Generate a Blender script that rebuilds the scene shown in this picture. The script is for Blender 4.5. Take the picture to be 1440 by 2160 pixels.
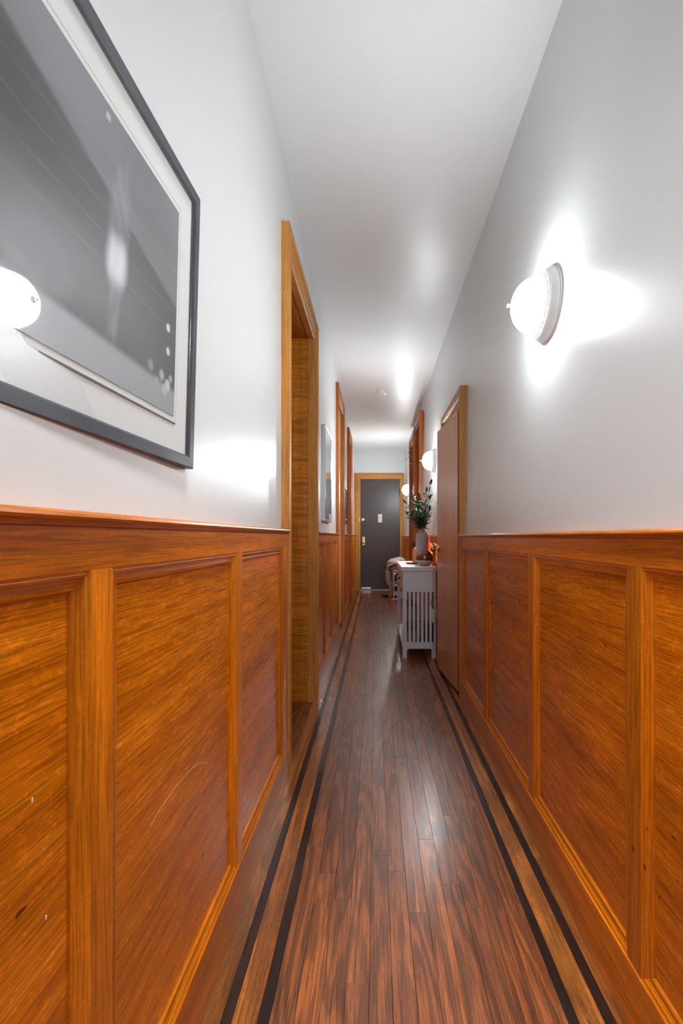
import bpy, bmesh, math, random
from mathutils import Vector, Matrix
R = random.Random(7)
PI = math.pi
for o in list(bpy.data.objects): bpy.data.objects.remove(o)
sc = bpy.context.scene
COL = sc.collection

# ------------------------------------------------------------------ camera, light, exposure
CAM_H = 1.15
cam = bpy.data.cameras.new('camera')
cam.sensor_fit = 'VERTICAL'; cam.sensor_height = 36.0; cam.sensor_width = 24.0
cam.lens = 36.0 * 1000.0 / 2160.0
cam.shift_x = -71.0 / 2160.0
cam.shift_y = 52.0 / 2160.0
cam.clip_start = 0.02; cam.clip_end = 60
camo = bpy.data.objects.new('camera', cam); COL.objects.link(camo)
camo.location = (0, 0, CAM_H); camo.rotation_euler = (PI / 2, 0, 0)
sc.camera = camo

w = bpy.data.worlds.new('world'); sc.world = w; w.use_nodes = True
w.node_tree.nodes['Background'].inputs[0].default_value = (0.8, 0.87, 1.0, 1)
w.node_tree.nodes['Background'].inputs[1].default_value = 0.35

SCONCE_E = 17.5           # glow of the lit glass domes
def area(name, loc, rot, sx, sy, power, col):
    l = bpy.data.lights.new(name, 'AREA'); l.shape = 'RECTANGLE'; l.size = sx; l.size_y = sy
    l.energy = power; l.color = col
    o = bpy.data.objects.new(name, l); COL.objects.link(o); o.location = loc; o.rotation_euler = rot
    return o
# soft cool fill added behind the photographer, not a known source
area('daylight', (0.1, -2.3, 1.75), (PI / 2, 0, 0), 1.0, 2.4, 3.5, (0.90, 0.95, 1.0))
# added narrow fill above the photographer, lifts the lower walls and floor
area('downlight', (0.08, 0.6, 2.99), (0, 0, 0), 0.35, 1.5, 2.6, (0.96, 0.985, 1.0)).data.spread = math.radians(64)

vs = sc.view_settings
vs.view_transform = 'Standard'; vs.look = 'None'; vs.gamma = 1.0; vs.use_curve_mapping = False
vs.exposure = 2.6

# ------------------------------------------------------------------ materials
def newmat(name):
    m = bpy.data.materials.new(name); m.use_nodes = True
    return m, m.node_tree, m.node_tree.nodes['Principled BSDF']
def N(t, ty, **kw):
    n = t.nodes.new(ty)
    for k, v in kw.items(): setattr(n, k, v)
    return n
def ramp(t, stops):
    r = N(t, 'ShaderNodeValToRGB'); e = r.color_ramp.elements
    while len(e) < len(stops): e.new(0.5)
    for q, (p, c) in zip(e, stops):
        q.position = p; q.color = (c[0], c[1], c[2], 1) if not isinstance(c, (int, float)) else (c, c, c, 1)
    return r
def vmul(t, src, v):
    n = N(t, 'ShaderNodeVectorMath', operation='MULTIPLY'); t.links.new(src, n.inputs[0]); n.inputs[1].default_value = v
    return n.outputs[0]
def noise(t, vec, scale=1.0, detail=4.0, rough=0.55, dist=0.0):
    n = N(t, 'ShaderNodeTexNoise'); t.links.new(vec, n.inputs['Vector'])
    n.inputs['Scale'].default_value = scale; n.inputs['Detail'].default_value = detail
    n.inputs['Roughness'].default_value = rough; n.inputs['Distortion'].default_value = dist
    return n.outputs['Fac']
def mathn(t, op, a, b=None):
    n = N(t, 'ShaderNodeMath', operation=op)
    for i, x in enumerate((a, b)):
        if x is None: continue
        if isinstance(x, (int, float)): n.inputs[i].default_value = x
        else: t.links.new(x, n.inputs[i])
    return n.outputs[0]
def mixc(t, fac, a, b, mode='MIX'):
    n = N(t, 'ShaderNodeMix', data_type='RGBA', blend_type=mode)
    for i, x in ((0, fac), (6, a), (7, b)):
        if isinstance(x, (int, float)): n.inputs[i].default_value = x
        elif isinstance(x, tuple): n.inputs[i].default_value = (x[0], x[1], x[2], 1)
        else: t.links.new(x, n.inputs[i])
    return n.outputs[2]
def bump(t, p, h, strength, dist):
    b = N(t, 'ShaderNodeBump'); b.inputs['Strength'].default_value = strength; b.inputs['Distance'].default_value = dist
    t.links.new(h, b.inputs['Height']); t.links.new(b.outputs[0], p.inputs['Normal'])

def wood(name, dark, mid, light, rough=0.32, pore=0.45, figure=0.0, curl=0.0, lines=0.0, lscale=26.0, tone=0.25, blotch=0.35, coat=0.18, wear=0.0, spec=0.5):
    """oak: gc = grain coordinates of each piece (x runs with the grain), seed = one tone per piece"""
    m, t, p = newmat(name)
    gc = N(t, 'ShaderNodeAttribute', attribute_name='gc').outputs['Vector']
    sd = N(t, 'ShaderNodeAttribute', attribute_name='seed').outputs['Fac']
    n1 = noise(t, vmul(t, gc, (1.0, 26, 26)), 1, 6, 0.62, 0.35)
    c = ramp(t, [(0.28, dark), (0.52, mid), (0.74, light)]); t.links.new(n1, c.inputs[0]); col = c.outputs[0]
    nb = noise(t, vmul(t, gc, (1.6, 4.5, 4.5)), 1, 3, 0.5)
    rb = ramp(t, [(0.3, 1 - blotch), (0.7, 1 + blotch * 0.4)]); t.links.new(nb, rb.inputs[0])
    col = mixc(t, 1.0, col, rb.outputs[0], 'MULTIPLY')
    if lines:
        nl = noise(t, vmul(t, gc, (1.0, 11, 11)), 1, 1.5, 0.45, 0.15)
        s = mathn(t, 'SINE', mathn(t, 'MULTIPLY', nl, lscale * 2.6))
        rl = ramp(t, [(0.35, 1 - lines), (0.75, 1.0)]); t.links.new(mathn(t, 'MULTIPLY_ADD', s, 0.5), rl.inputs[0])
        t.links.new(mathn(t, 'ADD', mathn(t, 'MULTIPLY', s, 0.5), 0.5), rl.inputs[0])
        col = mixc(t, 1.0, col, rl.outputs[0], 'MULTIPLY')
    npz = noise(t, vmul(t, gc, (9, 330, 330)), 1, 2, 0.5)
    rp = ramp(t, [(0.38, 1 - pore), (0.56, 1.0)]); t.links.new(npz, rp.inputs[0])
    col = mixc(t, 1.0, col, rp.outputs[0], 'MULTIPLY')
    if figure:
        nf = noise(t, vmul(t, gc, (42, 85, 85)), 1, 2, 0.5, 1.2)
        rf = ramp(t, [(0.55, 1.0), (0.66, 1 + figure)]); t.links.new(nf, rf.inputs[0])
        col = mixc(t, 1.0, col, rf.outputs[0], 'MULTIPLY')
    if curl:
        nk_ = noise(t, vmul(t, gc, (48, 3.5, 3.5)), 1, 3, 0.55, 0.5)
        rk = ramp(t, [(0.36, 1 - curl), (0.6, 1.0)]); t.links.new(nk_, rk.inputs[0])
        col = mixc(t, 1.0, col, rk.outputs[0], 'MULTIPLY')
    # small dark nicks
    nn = noise(t, vmul(t, gc, (26, 60, 60)), 1, 1, 0.4)
    rn = ramp(t, [(0.20, 0.3), (0.23, 1.0)]); t.links.new(nn, rn.inputs[0])
    col = mixc(t, 1.0, col, rn.outputs[0], 'MULTIPLY')
    if wear:
        nw = noise(t, vmul(t, gc, (2.2, 6.0, 6.0)), 1, 6, 0.7)
        rw = ramp(t, [(0.48, 0.0), (0.68, 1.0)]); t.links.new(nw, rw.inputs[0])
        col = mixc(t, mathn(t, 'MULTIPLY', rw.outputs[0], wear), col, (0.085, 0.040, 0.020))
    tv = mathn(t, 'ADD', mathn(t, 'MULTIPLY', sd, tone * 2), 1 - tone)
    col = mixc(t, 1.0, col, tv, 'MULTIPLY')
    t.links.new(col, p.inputs['Base Color'])
    p.inputs['Roughness'].default_value = rough; p.inputs['Specular IOR Level'].default_value = spec
    if wear:
        nr = noise(t, vmul(t, gc, (1.8, 6, 6)), 1, 4, 0.6)
        rr = ramp(t, [(0.3, rough * 0.75), (0.7, rough * 1.35)]); t.links.new(nr, rr.inputs[0]); t.links.new(rr.outputs[0], p.inputs['Roughness'])
    p.inputs['Coat Weight'].default_value = coat; p.inputs['Coat Roughness'].default_value = 0.26 if wear else 0.17
    bump(t, p, npz, 0.35 if wear else 0.12, 0.0006)
    return m

def plain(name, col, rough=0.5, metal=0.0, spec=0.5, bmp=0.0, bscale=40, var=0.0, coat=0.0, emit=0.0):
    m, t, p = newmat(name)
    tc = N(t, 'ShaderNodeTexCoord').outputs['Object']
    if var:
        n = noise(t, tc, bscale * 0.3, 4)
        r = ramp(t, [(0.3, tuple(x * (1 - var) for x in col)), (0.7, tuple(min(1, x * (1 + var)) for x in col))])
        t.links.new(n, r.inputs[0]); t.links.new(r.outputs[0], p.inputs['Base Color'])
    else: p.inputs['Base Color'].default_value = (*col, 1)
    p.inputs['Roughness'].default_value = rough; p.inputs['Metallic'].default_value = metal
    p.inputs['Specular IOR Level'].default_value = spec; p.inputs['Coat Weight'].default_value = coat
    if emit:
        p.inputs['Emission Color'].default_value = (*col, 1); p.inputs['Emission Strength'].default_value = emit
    if bmp: bump(t, p, noise(t, tc, bscale, 3), bmp, 0.002)
    return m

def paint(name, col, rough, b1, b2, coat=0.0):
    """gloss wall paint, rolled over old uneven plaster"""
    m, t, p = newmat(name)
    geo = N(t, 'ShaderNodeNewGeometry').outputs['Position']
    p.inputs['Base Color'].default_value = (*col, 1)
    p.inputs['Coat Weight'].default_value = coat; p.inputs['Coat Roughness'].default_value = 0.12
    nr = noise(t, geo, 1.3, 2, 0.5)
    t.links.new(mathn(t, 'ADD', mathn(t, 'MULTIPLY', nr, rough * 0.4), rough * 0.8), p.inputs['Roughness'])
    bump(t, p, noise(t, geo, 2.2, 1.0, 0.5), 0.6, b1 * 0.02)
    n2 = noise(t, vmul(t, geo, (14, 5, 14)), 1, 2, 0.5)
    b = N(t, 'ShaderNodeBump'); b.inputs['Strength'].default_value = 0.5; b.inputs['Distance'].default_value = b2 * 0.06
    t.links.new(n2, b.inputs['Height']); t.links.new(p.inputs['Normal'].links[0].from_socket, b.inputs['Normal']); t.links.new(b.outputs[0], p.inputs['Normal'])
    return m

M = {}
M['wall'] = paint('white_gloss_paint', (0.66, 0.672, 0.678), 0.32, 0.05, 0.004, 0.0)
M['ceiling'] = paint('white_ceiling_paint', (0.80, 0.81, 0.815), 0.36, 0.05, 0.005, 0.0)
M['oak'] = wood('amber_oak', (0.50, 0.118, 0.003), (0.66, 0.180, 0.005), (0.78, 0.245, 0.011), 0.30, 0.35, 0.16, tone=0.12, blotch=0.24)
M['panel'] = wood('quartersawn_oak_panel', (0.49, 0.112, 0.003), (0.66, 0.174, 0.004), (0.80, 0.245, 0.010), 0.27, 0.42, 0.30, tone=0.10, blotch=0.26)
M['casing'] = wood('casing_oak', (0.52, 0.200, 0.040), (0.64, 0.275, 0.060), (0.72, 0.33, 0.085), 0.48, 0.30, 0.0, tone=0.10, blotch=0.25, coat=0.0, spec=0.25)
M['casing_red'] = wood('red_oak_casing', (0.38, 0.095, 0.012), (0.52, 0.150, 0.020), (0.62, 0.20, 0.032), 0.42, 0.30, 0.0, tone=0.10, blotch=0.25, coat=0.0, spec=0.35)
M['jamb'] = wood('figured_jamb_oak', (0.60, 0.20, 0.014), (0.78, 0.285, 0.022), (0.84, 0.34, 0.036), 0.32, 0.2, 0.0, 0.42, 0.0, 9.0, tone=0.05, blotch=0.2)
M['leaf'] = wood('flush_door_veneer', (0.46, 0.165, 0.050), (0.56, 0.215, 0.072), (0.63, 0.255, 0.09), 0.30, 0.10, 0.0, tone=0.05, blotch=0.15)
M['plank'] = wood('worn_floor_oak', (0.22, 0.056, 0.012), (0.31, 0.088, 0.018), (0.40, 0.130, 0.030), 0.34, 0.55, 0.2, 0.0, 0.42, 24.0, tone=0.16, blotch=0.2, coat=0.6, wear=0.24)
M['border'] = wood('border_floor_oak', (0.28, 0.078, 0.011), (0.46, 0.150, 0.021), (0.58, 0.22, 0.036), 0.31, 0.45, 0.3, 0.0, 0.35, 13.0, tone=0.25, blotch=0.35, coat=0.8, wear=0.35)
M['inlay'] = wood('dark_walnut_inlay', (0.011, 0.006, 0.005), (0.020, 0.010, 0.008), (0.030, 0.016, 0.013), 0.30, 0.3, tone=0.25, wear=0.3)
M['subfloor'] = plain('subfloor_dark', (0.02, 0.012, 0.008), 0.8)
M['door_brown'] = plain('dark_brown_door_paint', (0.056, 0.040, 0.040), 0.38, bmp=0.25, bscale=60, var=0.1)
M['frame_dark'] = plain('dark_slate_frame', (0.055, 0.062, 0.075), 0.30, var=0.25, bscale=30)
M['frame_silver'] = plain('brushed_silver_frame', (0.55, 0.56, 0.58), 0.30, 0.85)
M['frame_black'] = plain('black_frame', (0.02, 0.02, 0.022), 0.4)
M['mat'] = plain('white_mat_board', (0.74, 0.76, 0.75), 0.8)
M['mat_edge'] = plain('grey_mat_bevel', (0.22, 0.23, 0.24), 0.7)
M['sconce'] = plain('white_brushed_nickel', (0.78, 0.78, 0.78), 0.38, 0.1)
M['chrome'] = plain('polished_nickel', (0.75, 0.75, 0.76), 0.15, 1.0)
M['brass'] = plain('polished_brass', (0.62, 0.40, 0.12), 0.16, 1.0)
M['cream'] = plain('cream_plastic', (0.70, 0.66, 0.56), 0.4)
M['white_plastic'] = plain('white_plastic', (0.75, 0.75, 0.75), 0.35)
M['console'] = plain('pale_grey_console_paint', (0.66, 0.69, 0.78), 0.42, bmp=0.05, bscale=120)
M['drawer'] = plain('warm_grey_drawer_paint', (0.44, 0.40, 0.38), 0.42)
M['vase'] = plain('matte_grey_ceramic', (0.40, 0.37, 0.39), 0.7, var=0.05)
M['leafgreen'] = plain('olive_leaf', (0.032, 0.075, 0.042), 0.42, var=0.45, bscale=90)
M['stem'] = plain('olive_stem', (0.09, 0.10, 0.035), 0.6)
M['olive'] = plain('dark_olive_fruit', (0.06, 0.015, 0.015), 0.3)
M['black'] = plain('black_plastic', (0.012, 0.012, 0.014), 0.4)
M['blackfab'] = plain('black_fabric', (0.012, 0.012, 0.014), 0.85, bmp=0.3, bscale=200)
M['tray'] = plain('gilt_wood_dish', (0.42, 0.25, 0.10), 0.35, 0.4, var=0.2)
M['rackwhite'] = plain('white_rack_metal', (0.62, 0.60, 0.62), 0.4)
M['coat'] = plain('beige_fleece', (0.46, 0.43, 0.40), 0.95, bmp=0.6, bscale=90, var=0.15)
M['coat_lining'] = plain('maroon_lining', (0.12, 0.022, 0.03), 0.9)
M['tan'] = plain('tan_suede', (0.42, 0.25, 0.13), 0.85, bmp=0.3, bscale=120, var=0.15)
M['grey_shoe'] = plain('grey_knit', (0.33, 0.31, 0.34), 0.8, bmp=0.3, bscale=200)
M['pink'] = plain('pink_plush', (0.52, 0.26, 0.33), 0.9, bmp=0.4, bscale=150)
M['wicker'] = plain('brown_wicker', (0.14, 0.065, 0.03), 0.7, bmp=0.6, bscale=150, var=0.3)
M['wicker_grey'] = plain('grey_wicker', (0.24, 0.21, 0.21), 0.8, bmp=0.6, bscale=150, var=0.3)
M['gold'] = plain('gold_metal', (0.70, 0.45, 0.13), 0.25, 1.0)
M['orange_glow'] = plain('coral_lamp_glow', (1.0, 0.22, 0.10), 0.5, emit=3.2)
M['white_paint'] = plain('white_door_paint', (0.75, 0.70, 0.66), 0.35)
M['sill'] = plain('pale_stone_threshold', (0.60, 0.56, 0.48), 0.4, var=0.1)
def bowl_mat():
    m, t, p = newmat('bronze_glaze_bowl')
    z = N(t, 'ShaderNodeSeparateXYZ'); t.links.new(N(t, 'ShaderNodeTexCoord').outputs['Object'], z.inputs[0])
    nz = noise(t, N(t, 'ShaderNodeTexCoord').outputs['Object'], 14, 2)
    f = mathn(t, 'GREATER_THAN', mathn(t, 'ADD', z.outputs[2], mathn(t, 'MULTIPLY', nz, 0.03)), 0.072)
    t.links.new(mixc(t, f, (0.42, 0.35, 0.28), (0.20, 0.105, 0.060)), p.inputs['Base Color'])
    t.links.new(mathn(t, 'MULTIPLY', f, 0.75), p.inputs['Metallic'])
    p.inputs['Roughness'].default_value = 0.24
    return m
M['bowl'] = bowl_mat()
def dome_mat(E):
    m, t, p = newmat('lit_opal_glass')
    p.inputs['Base Color'].default_value = (0.85, 0.85, 0.85, 1); p.inputs['Roughness'].default_value = 0.2
    p.inputs['Emission Color'].default_value = (0.93, 0.985, 1.0, 1); 
    # the bulb sits at the middle of the globe: the opal glass is brightest at its tip and dimmer towards the rim
    sx = N(t, 'ShaderNodeSeparateXYZ'); t.links.new(N(t, 'ShaderNodeTexCoord').outputs['Object'], sx.inputs[0])
    g = N(t, 'ShaderNodeMapRange'); g.inputs[1].default_value = -0.040; g.inputs[2].default_value = -0.135
    g.inputs[3].default_value = E * 0.5; g.inputs[4].default_value = E * 1.25
    t.links.new(sx.outputs[0], g.inputs[0]); t.links.new(g.outputs[0], p.inputs['Emission Strength'])
    return m
M['dome'] = dome_mat(SCONCE_E); M['dome_bright'] = dome_mat(SCONCE_E * 1.35); M['dome_entry'] = dome_mat(SCONCE_E * 1.9)
def glass_mat():
    m = bpy.data.materials.new('picture_glass'); m.use_nodes = True; t = m.node_tree
    t.nodes.remove(t.nodes['Principled BSDF'])
    tr = N(t, 'ShaderNodeBsdfTransparent'); gl = N(t, 'ShaderNodeBsdfGlossy'); gl.inputs['Roughness'].default_value = 0.015
    g = N(t, 'ShaderNodeNewGeometry'); dt = N(t, 'ShaderNodeVectorMath', operation='DOT_PRODUCT')
    t.links.new(g.outputs['Normal'], dt.inputs[0]); t.links.new(g.outputs['Incoming'], dt.inputs[1])
    k = mathn(t, 'POWER', mathn(t, 'SUBTRACT', 1.0, mathn(t, 'ABSOLUTE', dt.outputs['Value'])), 5.0)
    mx = N(t, 'ShaderNodeMixShader'); t.links.new(mathn(t, 'ADD', mathn(t, 'MULTIPLY', k, 0.92), 0.07), mx.inputs[0])
    t.links.new(tr.outputs[0], mx.inputs[1]); t.links.new(gl.outputs[0], mx.inputs[2])
    t.links.new(mx.outputs[0], t.nodes['Material Output'].inputs['Surface'])
    return m
M['glass'] = glass_mat()
def print_mat(name, rough=0.55):
    m, t, p = newmat(name)
    a = N(t, 'ShaderNodeAttribute', attribute_name='tone_print').outputs['Color']
    t.links.new(a, p.inputs['Base Color']); p.inputs['Roughness'].default_value = rough
    return m
M['print'] = print_mat('monochrome_print')

# ------------------------------------------------------------------ object helpers
def wloc(o):
    v = Vector((0, 0, 0))
    while o: v += Vector(o.location); o = o.parent
    return v
def obj(name, bm, mat, parent=None, loc=None, grain=None, seed=None, smooth=False, label=None):
    """link a bmesh drawn in world coordinates as one object, origin at loc"""
    if loc is None:
        loc = (0, 0, 0) if parent is None else tuple(wloc(parent))
    me = bpy.data.meshes.new(name); bm.normal_update(); bm.to_mesh(me); bm.free()
    if grain:
        if seed is None: seed = R.random()
        gv = []; k = seed * 37.7
        for v in me.vertices:
            c = v.co
            a = {'x': (c.x, c.y, c.z), 'y': (c.y, c.z, c.x), 'z': (c.z, c.y, c.x)}[grain]
            gv += [a[0] + k, a[1] + k * 0.37, a[2] + k * 0.61]
        at = me.attributes.new('gc', 'FLOAT_VECTOR', 'POINT'); at.data.foreach_set('vector', gv)
        at = me.attributes.new('seed', 'FLOAT', 'POINT'); at.data.foreach_set('value', [seed] * len(me.vertices))
    L = Vector(loc)
    if L.length: me.transform(Matrix.Translation(-L))
    me.materials.append(mat)
    if smooth:
        for p in me.polygons: p.use_smooth = True
        me.set_sharp_from_angle(angle=math.radians(38))
    o = bpy.data.objects.new(name, me); COL.objects.link(o)
    if parent:
        o.parent = parent; o.location = L - wloc(parent)
    else: o.location = L
    if label: o['label'] = label
    return o
def tag(o, label, cat, group=None, kind=None):
    o['label'] = label; o['category'] = cat
    if group: o['group'] = group
    if kind: o['kind'] = kind
    return o
def thing(name, loc, label, cat, group=None, kind=None):
    o = bpy.data.objects.new(name, None); COL.objects.link(o); o.location = loc; o.empty_display_size = 0.05
    return tag(o, label, cat, group, kind)
def box(bm, a, b, bev=0.0, seg=1):
    x0, x1 = sorted((a[0], b[0])); y0, y1 = sorted((a[1], b[1])); z0, z1 = sorted((a[2], b[2]))
    vs_ = [bm.verts.new(p) for p in ((x0,y0,z0),(x1,y0,z0),(x1,y1,z0),(x0,y1,z0),(x0,y0,z1),(x1,y0,z1),(x1,y1,z1),(x0,y1,z1))]
    fs = [bm.faces.new([vs_[i] for i in f]) for f in ((3,2,1,0),(4,5,6,7),(0,1,5,4),(1,2,6,5),(2,3,7,6),(3,0,4,7))]
    if bev:
        es = list({e for f in fs for e in f.edges})
        bmesh.ops.bevel(bm, geom=es, offset=bev, segments=seg, affect='EDGES', profile=0.6)
    return vs_
def BX(a, b, bev=0.0, seg=1):
    bm = bmesh.new(); box(bm, a, b, bev, seg); return bm
def lathe(bm, prof, axis='z', c=(0, 0, 0), n=48, cap=True):
    """prof: (radius, height along axis)"""
    rings = []
    for r, h in prof:
        ring = []
        if r < 1e-5:
            ring = [bm.verts.new(_ax(0, 0, h, axis, c))]
        else:
            for i in range(n):
                a = 2 * PI * i / n
                ring.append(bm.verts.new(_ax(r * math.cos(a), r * math.sin(a), h, axis, c)))
        rings.append(ring)
    for p, q in zip(rings, rings[1:]):
        for i in range(n):
            j = (i + 1) % n
            if len(p) == 1 and len(q) == 1: continue
            if len(p) == 1: bm.faces.new((p[0], q[j], q[i]))
            elif len(q) == 1: bm.faces.new((p[i], p[j], q[0]))
            else: bm.faces.new((p[i], p[j], q[j], q[i]))
    if cap:
        for ring in (rings[0], rings[-1]):
            if len(ring) > 2: bm.faces.new(ring)
    bmesh.ops.recalc_face_normals(bm, faces=bm.faces[:])
def _ax(a, b, h, axis, c):
    if axis == 'z': return (c[0] + a, c[1] + b, c[2] + h)
    if axis == 'x': return (c[0] + h, c[1] + a, c[2] + b)
    if axis == '-x': return (c[0] - h, c[1] + a, c[2] + b)
    if axis == '-z': return (c[0] + a, c[1] + b, c[2] - h)
    return (c[0] + a, c[1] - h, c[2] + b)          # '-y'
def tube(bm, pts, rad, n=8):
    pts = [Vector(p) for p in pts]; rings = []
    up = Vector((0.31, 0.2, 0.93))
    for i, p in enumerate(pts):
        d = (pts[min(i + 1, len(pts) - 1)] - pts[max(i - 1, 0)]).normalized()
        u = d.cross(up)
        if u.length < 1e-3: u = d.cross(Vector((1, 0, 0)))
        u.normalize(); v = d.cross(u)
        r = rad[i] if isinstance(rad, (list, tuple)) else rad
        rings.append([bm.verts.new(p + (u * math.cos(2 * PI * k / n) + v * math.sin(2 * PI * k / n)) * r) for k in range(n)])
    for a, b in zip(rings, rings[1:]):
        for k in range(n): bm.faces.new((a[k], a[(k + 1) % n], b[(k + 1) % n], b[k]))
    bm.faces.new(rings[0]); bm.faces.new(rings[-1])
    bmesh.ops.recalc_face_normals(bm, faces=bm.faces[:])
def sweep_side(bm, s, base, rect, prof, side, bottom=True):
    """one mitred strip of a frame standing on a wall (x = s*(base - proud)); prof: (inset, proud)"""
    y0, y1, z0, z1 = rect; A = []; B = []
    for t, p in prof:
        x = s * (base - p); zb = z0 + t if bottom else z0
        if side == 'top':  a, b = (x, y0 + t, z1 - t), (x, y1 - t, z1 - t)
        if side == 'bot':  a, b = (x, y0 + t, z0 + t), (x, y1 - t, z0 + t)
        if side == 'near': a, b = (x, y0 + t, zb), (x, y0 + t, z1 - t)
        if side == 'far':  a, b = (x, y1 - t, zb), (x, y1 - t, z1 - t)
        A.append(bm.verts.new(a)); B.append(bm.verts.new(b))
    for i in range(len(prof) - 1): bm.faces.new((A[i], A[i + 1], B[i + 1], B[i]))
    if len(prof) > 3:
        try: bm.faces.new((A[0], B[0], B[-1], A[-1])); bm.faces.new(A[::-1]); bm.faces.new(B)
        except ValueError: pass
    bmesh.ops.recalc_face_normals(bm, faces=bm.faces[:])
    return bm

# ------------------------------------------------------------------ dimensions of the hallway (m); y runs down the hall
CEIL = 3.02; END = 10.18; BACK = -2.6
WL = 0.446                                    # plaster, left (x = -WL)
WR0, WR1 = 0.622, 0.653                       # plaster, right: slightly out of plumb from chair rail to ceiling
FL, FR = 0.414, 0.597                         # wainscot faces
BASE_Z = 0.155
def wr(z): return WR0 + (WR1 - WR0) * max(0.0, (z - 1.1)) / (CEIL - 1.1)

# doorways: outer casing y0,y1,top
L1 = (2.25, 3.42, 2.65); L2 = (5.37, 6.42, 2.90); L3 = (7.57, 8.58, 2.90)
R1 = (3.30, 4.28, 2.205); R2 = (6.30, 7.22, 2.83); R3 = (7.36, 8.24, 2.79)
CW = 0.125

# ---- floor
fl = BX((-1.2, BACK, -0.08), (1.4, END + 0.1, -0.013))
floor = obj('floor', fl, M['subfloor']); tag(floor, 'dark strip oak hallway floor with double walnut inlay borders', 'floor', kind='structure')
def plank_bm(x0, x1, y0, y1):
    g = 0.0002; c = 0.0007
    bm = bmesh.new()
    A = [bm.verts.new(p) for p in ((x0+g,y0+g,-0.013),(x1-g,y0+g,-0.013),(x1-g,y1-g,-0.013),(x0+g,y1-g,-0.013))]
    B = [bm.verts.new(p) for p in ((x0+g,y0+g,-c),(x1-g,y0+g,-c),(x1-g,y1-g,-c),(x0+g,y1-g,-c))]
    C_ = [bm.verts.new(p) for p in ((x0+c,y0+c,0),(x1-c,y0+c,0),(x1-c,y1-c,0),(x0+c,y1-c,0))]
    for a, b in ((A, B), (B, C_)):
        for i in range(4): bm.faces.new((a[i], a[(i+1) % 4], b[(i+1) % 4], b[i]))
    bm.faces.new(C_)
    return bm
xs_field = [-0.252 + i * (0.4576 + 0.252) / 12 for i in range(13)]
rows = [(xs_field[i], xs_field[i+1], 'plank', 'plank') for i in range(12)]
rows += [(-0.435, -0.367, 'plank', 'border'), (-0.341, -0.280, 'plank', 'border'), (0.4833, 0.5437, 'plank', 'border'), (0.5705, 0.640, 'plank', 'border'),
         (-0.367, -0.341, 'inlay_strip', 'inlay'), (-0.280, -0.252, 'inlay_strip', 'inlay'), (0.4576, 0.4833, 'inlay_strip', 'inlay'), (0.5437, 0.5705, 'inlay_strip', 'inlay')]
def joined(name, pieces, mat, parent, grain, loc=None):
    """many small pieces as one stuff part, each with its own seed"""
    V = []; F = []; G = []; S = []
    for bm, seed in pieces:
        o = len(V); k = seed * 37.7
        bm.verts.index_update()
        for v in bm.verts:
            c = v.co; V.append(tuple(c))
            a = {'y': (c.y, c.z, c.x), 'z': (c.z, c.y, c.x), 'x': (c.x, c.y, c.z)}[grain]
            G += [a[0] + k, a[1] + k * 0.37, a[2] + k * 0.61]; S.append(seed)
        for f in bm.faces: F.append([v.index + o for v in f.verts])
        bm.free()
    me = bpy.data.meshes.new(name); me.from_pydata(V, [], F); me.materials.append(mat)
    at = me.attributes.new('gc', 'FLOAT_VECTOR', 'POINT'); at.data.foreach_set('vector', G)
    at = me.attributes.new('seed', 'FLOAT', 'POINT'); at.data.foreach_set('value', S)
    o = bpy.data.objects.new(name, me); COL.objects.link(o)
    if parent: o.parent = parent
    o['kind'] = 'stuff'
    return o
far = {}
for x0, x1, nm, mt in rows:
    y = -0.9 - R.random() * 0.5
    first = True
    while y < END:
        ln = R.uniform(0.35, 1.05) if mt == 'plank' else (R.uniform(0.9, 1.9) if mt == 'border' else R.uniform(1.6, 2.6))
        y1 = min(END, y + ln)
        if END - y1 < 0.15: y1 = END
        if y1 > 0.6:
            if y < 5.6: obj(nm, plank_bm(x0, x1, y, y1), M[mt], floor, grain='y')
            else: far.setdefault(mt, []).append((plank_bm(x0, x1, y, y1), R.random()))
        else: far.setdefault(mt, []).append((plank_bm(x0, x1, y, y1), R.random()))
        y = y1
for mt, pcs in far.items(): joined('distant_planks' if mt != 'inlay' else 'distant_inlay', pcs, M[mt], floor, 'y')
# floor behind the photographer and inside the doorways
pcs = []
for i in range(14):
    pcs.append((plank_bm(-0.45 + i * 0.077, -0.45 + (i + 1) * 0.077, BACK, -0.9), R.random()))
for i in range(6): pcs.append((plank_bm(-0.435 - (i + 1) * 0.06, -0.435 - i * 0.06, L1[0], L1[1]), R.random()))
for i in range(8): pcs.append((plank_bm(0.64 + i * 0.06, 0.70 + i * 0.06, R1[0], R1[1]), R.random()))
joined('room_planks', pcs, M['plank'], floor, 'y')

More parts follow.
